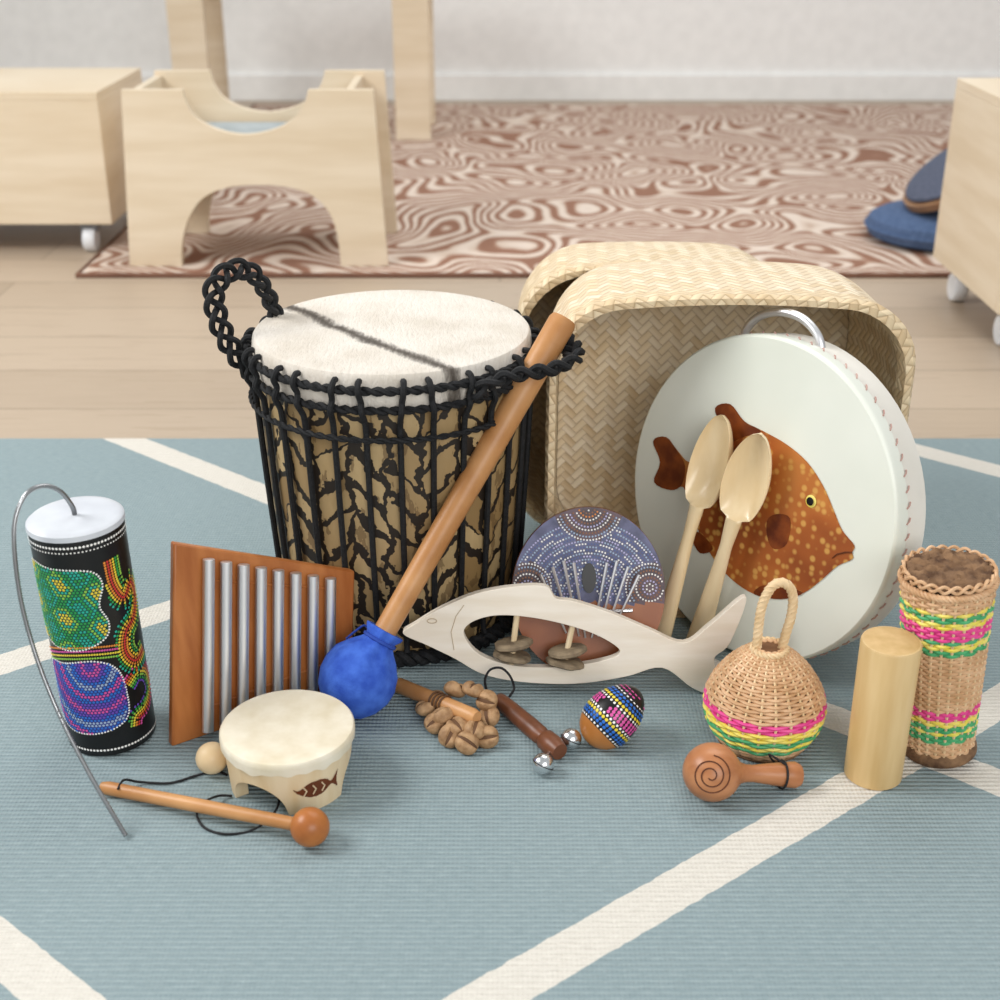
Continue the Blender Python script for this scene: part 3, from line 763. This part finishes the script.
# ================================================================ BALL MALLETS
c=G(212,758,.0158); t=thing('ball_mallet','pale wooden ball headed mallet lying behind the small drum','mallet',(c.x,c.y,0))
MB().ell(c,.0158,n=28,k=18).build('mallet_head','ballpale',t)
d=Vector((.72,.69,0)).normalized(); MB().tube([c+d*.012,c+d*.065],.0038,10).build('handle','ballpale',t)
c=G(310,827,.0178); e=G(102,787,.0068); t=thing('ball_mallet','varnished brown mallet with round head lying in front of the small drum','mallet',(c.x,c.y,0))
MB().ell(c,.0178,n=28,k=18).build('mallet_head','ballbrown',t)
MB().tube([e,e.lerp(c,.03),e.lerp(c,.5),e.lerp(c,.95)],[.005,.0066,.0066,.0062],12).build('handle','stick',t)
P=[G(x,y,z) for x,y,z in [(118,789,.014),(124,780,.012),(140,782,.003),(170,783,.0015),(195,776,.0015),(215,771,.0015),(227,775,.0015)]]; MB().tube(catmull(P,8),.0012,6).build('cord','cord',t)
P=[G(x,y,z) for x,y,z in [(258,783,.0015),(271,788,.0015),(279,801,.0015),(270,818,.0145),(250,831,.0015),(225,834,.0015),(205,828,.0015),(197,815,.003),(203,803,.0145),(218,796,.006),(232,796,.0015)]]; MB().tube(catmull(P,8),.0012,6).build('cord','cord',t)
# ================================================================ SEED POD RATTLE
a=G(396,684,.010); b=G(477,718,.024); t=thing('seed_pod_rattle','wooden stick rattle with a bunch of brown seed pods, beside blue cloth head','rattle',((a.x+b.x)/2,(a.y+b.y)/2,0))
MB().tube([a,a.lerp(b,.05),a.lerp(b,.95),b],[.0065,.0084,.0084,.0065],14).build('handle','stick',t)
m=MB()
P=[a.lerp(b,f) for f in (.50,.54,.58,.62)]
for p in P:
    M=axisM(p,b-a); m.tube([M@Vector((.0094*math.cos(q),.0094*math.sin(q),0)) for q in [2*PI*i/14 for i in range(14)]],.0012,5,closed=True)
m.build('binding','podd',t)
pods=[(427,709,.010,40),(436,723,.010,75),(450,736,.010,110),(467,743,.010,150),(487,737,.010,20),(455,690,.026,130),(473,690,.030,60),(487,701,.024,10),(443,716,.016,50),(457,727,.015,95),(475,730,.016,70),(489,717,.012,120),(436,701,.012,20)]
for i,(x,y,z,r) in enumerate(pods):
    p=G(x,y,z); M=Matrix.Translation(p)@Matrix.Rotation(math.radians(r+random.uniform(-40,40)),4,'Z')@Matrix.Rotation(math.radians(20+random.uniform(-55,55)),4,'X')@Matrix.Rotation(math.radians(random.uniform(-35,35)),4,'Y')@Matrix.Diagonal((.86,.98,.92,1))
    m=MB(); n=36;k=16
    def pr_(dark):
        rows=[]
        for ii in range(k+1):
            q=PI*ii/k; rr=max(1e-4,math.sin(q)**.75); xx=-.0140*math.cos(q)*(.99 if dark else 1)
            row=[]
            for j in range(n):
                f=2*PI*j/n; g=.72 if dark else 1-.52*math.exp(-(((f-PI/2+PI)%(2*PI)-PI)/.26)**2)
                row.append(M@Vector((xx,.0120*rr*g*math.cos(f),.0105*rr*g*math.sin(f)*(1-.25*max(0,-math.sin(f))))))
            rows.append(row)
        m.mi=1 if dark else 0; m.grid(rows,cu=True)
    pr_(False); pr_(True)
    m.build('seed_pod',['pod','podd'],t)
# ================================================================ BELL STICK
a=G(498,699,.0105); b=G(560,752,.0115); t=thing('jingle_bell_stick','dark wooden handle with two silver bells and black cord loop','bells',((a.x+b.x)/2,(a.y+b.y)/2,0))
L=(b-a).length; M=axisM(a,b-a)
MB().lathe([(.006,0),(.0078,.002),(.0085,.008),(.0092,.03),(.0098,L*.55),(.0095,L*.7),(.0078,L*.73),(.0078,L*.75),(.0108,L*.78),(.0112,L*.9),(.0085,L)],M,24).build('handle','darkwood',t)
for px,py in ((571,739),(543,764)):
    c=G(px,py,.0108); bl=MB().ell(c,.0108,n=24,k=16).build('bell','steel',t)
    m=MB(); MM=axisM(c,Vector((.4,.3,.8)))
    m.tube([MM@Vector((.0107*math.cos(q),.0107*math.sin(q),0)) for q in [2*PI*i/28 for i in range(28)]],.0006,5,closed=True); m.build('slit','cord',bl)
    e=a.lerp(b,.88); m=MB(); m.tube([e,e.lerp(c,.6)],.0015,6); m.build('wire','steel',t)
m=MB(); P=[a+Vector((.002,-.002,.004)),AY(489,694,1.206),AY(485,681,1.209),AY(490,670,1.211),AY(501,668,1.211),AY(510,676,1.209),AY(514,688,1.206),a+Vector((.012,-.006,.007))]
m.tube(catmull(P,8),.0014,6); m.build('cord_loop','cord',t)
# ================================================================ EGG
c=G(613,716,.0290); ax=Vector((.62,.30,.52)).normalized(); t=thing('egg_shaker','small egg shaker painted with rings of bright dots on brown wood','shaker',(c.x,c.y,0)); M=axisM(c,ax)
EL=.0370
def er(z): q=max(-1,min(1,z/EL)); return .0272*math.sqrt(max(0,1-q*q))*(1-.12*q)
m=MB(); K=28; zs=[-EL*math.cos(PI*i/K) for i in range(K+1)]; cut=-.018
m.mi=1; m.lathe([(max(1e-5,er(z)),z) for z in zs if z<=cut],M,40,False,False)
m.mi=0; zz=[z for z in zs if z>cut]; zz=[max(z for z in zs if z<=cut)]+zz; m.lathe([(max(1e-5,er(z)),z) for z in zz],M,40,False,False)
m.build('egg_body',['black','egg'],t)
m=MB(); cc=['white','blue','blue','yellow','white','pink','pink','pink','white','yellow','blue','blue','white','pink','pink']
for k in range(15):
    z=cut+.0035*k
    if z>EL*.94: break
    r=er(z); cnt=max(5,int(2*PI*r/.0046))
    for q in range(cnt):
        if cc[k]=='pink' and (q//3)%4==3: continue
        a=2*PI*(q+.5*(k%2))/cnt; p=M@Vector((r*1.01*math.cos(a),r*1.01*math.sin(a),z))
        m.dot(p,(p-c),.0014 if cc[k]=='white' else .0019,PI_[cc[k]],7)
m.build('painted_dots',PM,t)
# ================================================================ WICKER
def weave(m,W,prof,ns,rr,cols,amp,seg=120):
    for i,(r,z) in enumerate(prof):
        m.mi=cols[i]; m.tube([W@Vector(((r+amp*math.cos(ns/2*a+PI*i))*math.cos(a),(r+amp*math.cos(ns/2*a+PI*i))*math.sin(a),z)) for a in [2*PI*k/seg for k in range(seg)]],rr,6,closed=True)
    m.mi=4
    for k in range(ns):
        a=2*PI*k/ns
        m.tube([W@Vector(((r+.0006)*math.cos(a),(r+.0006)*math.sin(a),z)) for r,z in prof],.0014,5)
WC=['cane','cpink','cyel','cgrn','canel']
c=Vector((.2655,1.143,0)); t=thing('caxixi_rattle','onion shaped woven cane rattle with loop handle and bright bands','rattle',c); W=WM[t]
pr=[(.041,.003),(.047,.010),(.052,.018),(.0565,.028),(.0588,.040),(.0575,.053),(.052,.066),(.043,.080),(.032,.092),(.021,.101),(.0125,.107)]
pp=resample([Vector((r,0,z)) for r,z in pr],.0033); pf_=[(p.x,p.z) for p in pp]
cl=[]
for r,z in pf_:
    cl.append(0 if z<.014 else 3 if z<.022 else 2 if z<.028 else 3 if z<.034 else 2 if z<.042 else 1 if z<.053 else 0)
m=MB(); weave(m,W,pf_,24,.0019,cl,.0013)
m.build('woven_body',WC,t)
MB().lathe([(r-.002,z) for r,z in pr],W,40).build('lining','caned',t)
MB().lathe([(.036,0),(.044,0),(.046,.003),(.044,.006),(.036,.006)],W,40).build('base_disc','bark',t)
m=MB(); P=catmull([c+Vector(v) for v in ((-.012,0,.098),(-.013,0,.125),(-.011,.001,.155),(-.003,.002,.174),(.008,.002,.178),(.017,.001,.167),(.018,0,.145),(.014,0,.12),(.011,0,.098))],8)
m.tube(P,.0044,10); m.twist(P,.0036,.0016,.022,4,5); m.build('loop_handle','canel',t)
m=MB(); m.twist([c+Vector((.0165*math.cos(a),.0165*math.sin(a),.106)) for a in [2*PI*i/24 for i in range(25)]],.0016,.0020,.01,2,6); m.build('collar','canel',t)
c=Vector((.4385,1.122,.003)); t=thing('wicker_shaker','tall wicker tube shaker with pink yellow and green bands, far right','shaker',c,(0,math.radians(-4.8),0)); W=WM[t]
rows=[(.0318+.0098*((.012+.0034*i)/.2),.012+.0034*i) for i in range(54)]
def wc(z):
    for a,b,cidx in ((.028,.036,3),(.036,.042,2),(.042,.048,3),(.048,.054,2),(.054,.066,1),(.130,.136,3),(.136,.142,2),(.142,.148,3),(.148,.160,1),(.160,.166,2),(.166,.172,3),(.172,.178,2)):
        if a<=z<b: return cidx
    return 0
m=MB(); weave(m,W,rows,26,.0019,[wc(z) for r,z in rows],.0014); m.build('woven_wall',WC,t)
MB().lathe([(.0298,.004),(.0390,.196)],W,36,False,False).build('lining','caned',t)
MB().lathe([(1e-5,0),(.0355,0),(.0375,.003),(.0372,.008),(.0335,.013),(1e-5,.013)],W,36).build('base_disc','bark',t)
m=MB(); m.twist([W@Vector((.0424*math.cos(a),.0424*math.sin(a),.194)) for a in [2*PI*i/48 for i in range(49)]],.0020,.0020,.012,3,6)
for sg in (1,-1):
    rr=[W@Vector(((.0414+sg*.0012*math.cos(12*a))*math.cos(a),(.0414+sg*.0012*math.cos(12*a))*math.sin(a),.2025+sg*.0032*math.sin(12*a))) for a in [2*PI*i/192 for i in range(192)]]
    m.tube(rr,.0017,6,closed=True)
m.build('braided_rim','cane',t)
rows=[]
for i in range(17):
    r=.0398*i/16+1e-4; rows.append([W@Vector((r*math.cos(a),r*math.sin(a),.2040-.003*(i==16)+.0055*noise.noise(Vector((r*170*math.cos(a),r*170*math.sin(a),1))))) for a in [2*PI*k/60 for k in range(60)]])
MB().grid(rows,cu=True).build('end_cap','bark',t)
# ================================================================ BAMBOO SHAKER
c=Vector((.364,1.082,0)); t=thing('bamboo_shaker','plain pale bamboo cylinder shaker between the onion rattle and wicker tube','shaker',c); W=WM[t]
MB().lathe([(.0262,0),(.0275,.0015),(.0280,.149),(.0270,.151),(.0255,.151)],W,48,True,False).build('tube','bamboo',t)
MB().lathe([(1e-5,.1512),(.0262,.1508)],W,48,False,False).build('end_cap','bambootop',t)
# ================================================================ WOODEN MARACA
c=G(712,772,.0278); e=G(799,775,.0125); ax=(e-c).normalized(); L=(e-c).length
t=thing('wooden_maraca','small turned wooden maraca with burnt spiral, lying before the onion rattle','maraca',(c.x,c.y,0)); M=axisM(c,ax)
pr=[(max(1e-5,.0278*math.sin(PI*i/16)),-.0278*math.cos(PI*i/16)) for i in range(14)]
pr+=[(.0105,.0278),(.0085,.034),(.0082,.042),(.0098,.055),(.0122,L-.012),(.0128,L-.005),(.0105,L)]
MB().lathe(pr,M,36).build('maraca_body','maraca',t)
d0=(O-c).normalized()+Vector((-.05,-.1,-.1)); d0.normalize(); u=d0.orthogonal().normalized(); w=d0.cross(u)
P=[]
for i in range(70):
    a=i/69*2*PI*2.6; rr=.1+.62*i/69; d=(d0*math.cos(rr)+u*math.sin(rr)*math.cos(a)+w*math.sin(rr)*math.sin(a)); P.append(c+d*.0280)
m=MB(); m.tube(P,.0007,5); m.build('burnt_spiral','burn',t)
m=MB(); m.tube([M@Vector((.0135*math.cos(a),.0135*math.sin(a),L-.018)) for a in [2*PI*i/20 for i in range(20)]],.0011,6,closed=True)
m.tube(catmull([M@Vector((-.002,.0,L-.016))+Vector((0,0,.013)),c+ax*(L-.03)+Vector((0,.012,.014)),c+ax*(L-.02)+Vector((.004,.024,-.008)),c+ax*(L-.004)+Vector((.004,.018,-.0105))],6),.0011,6)
m.build('cord','cord',t)
# ================================================================ LIGHT + CAMERA
w=bpy.data.worlds.new('World'); sc.world=w; w.use_nodes=True
bg=w.node_tree.nodes['Background']; bg.inputs[0].default_value=(.97,.985,1,1); bg.inputs[1].default_value=.53
def area(name,loc,to,size,power,col=(1,1,1)):
    l=bpy.data.lights.new(name,'AREA'); l.shape='RECTANGLE'; l.size=size[0]; l.size_y=size[1]; l.energy=power; l.color=col
    o=bpy.data.objects.new(name,l); COL.objects.link(o); o.location=loc
    o.rotation_euler=(Vector(to)-Vector(loc)).to_track_quat('-Z','Y').to_euler()
area('window_light',(-2.2,1.3,2.1),(0,1.4,.1),(1.4,1.1),68,(1,.99,.97))
area('front_light',(.9,-1.3,1.5),(.15,1.4,.15),(1.8,1.2),42,(1,.99,.97))
area('ceiling_light',(.6,3.2,2.9),(.1,2.4,0),(2.5,2.0),50,(1,.99,.97))
cam=bpy.data.cameras.new('camera'); co=bpy.data.objects.new('camera',cam); COL.objects.link(co)
co.location=(0,0,H); co.rotation_euler=(math.radians(65),0,0); cam.sensor_width=36; cam.lens=F*36/1000; cam.clip_start=.05
cam.dof.use_dof=True; cam.dof.focus_distance=1.42; cam.dof.aperture_fstop=5.6
sc.camera=co
sc.view_settings.view_transform='Standard'
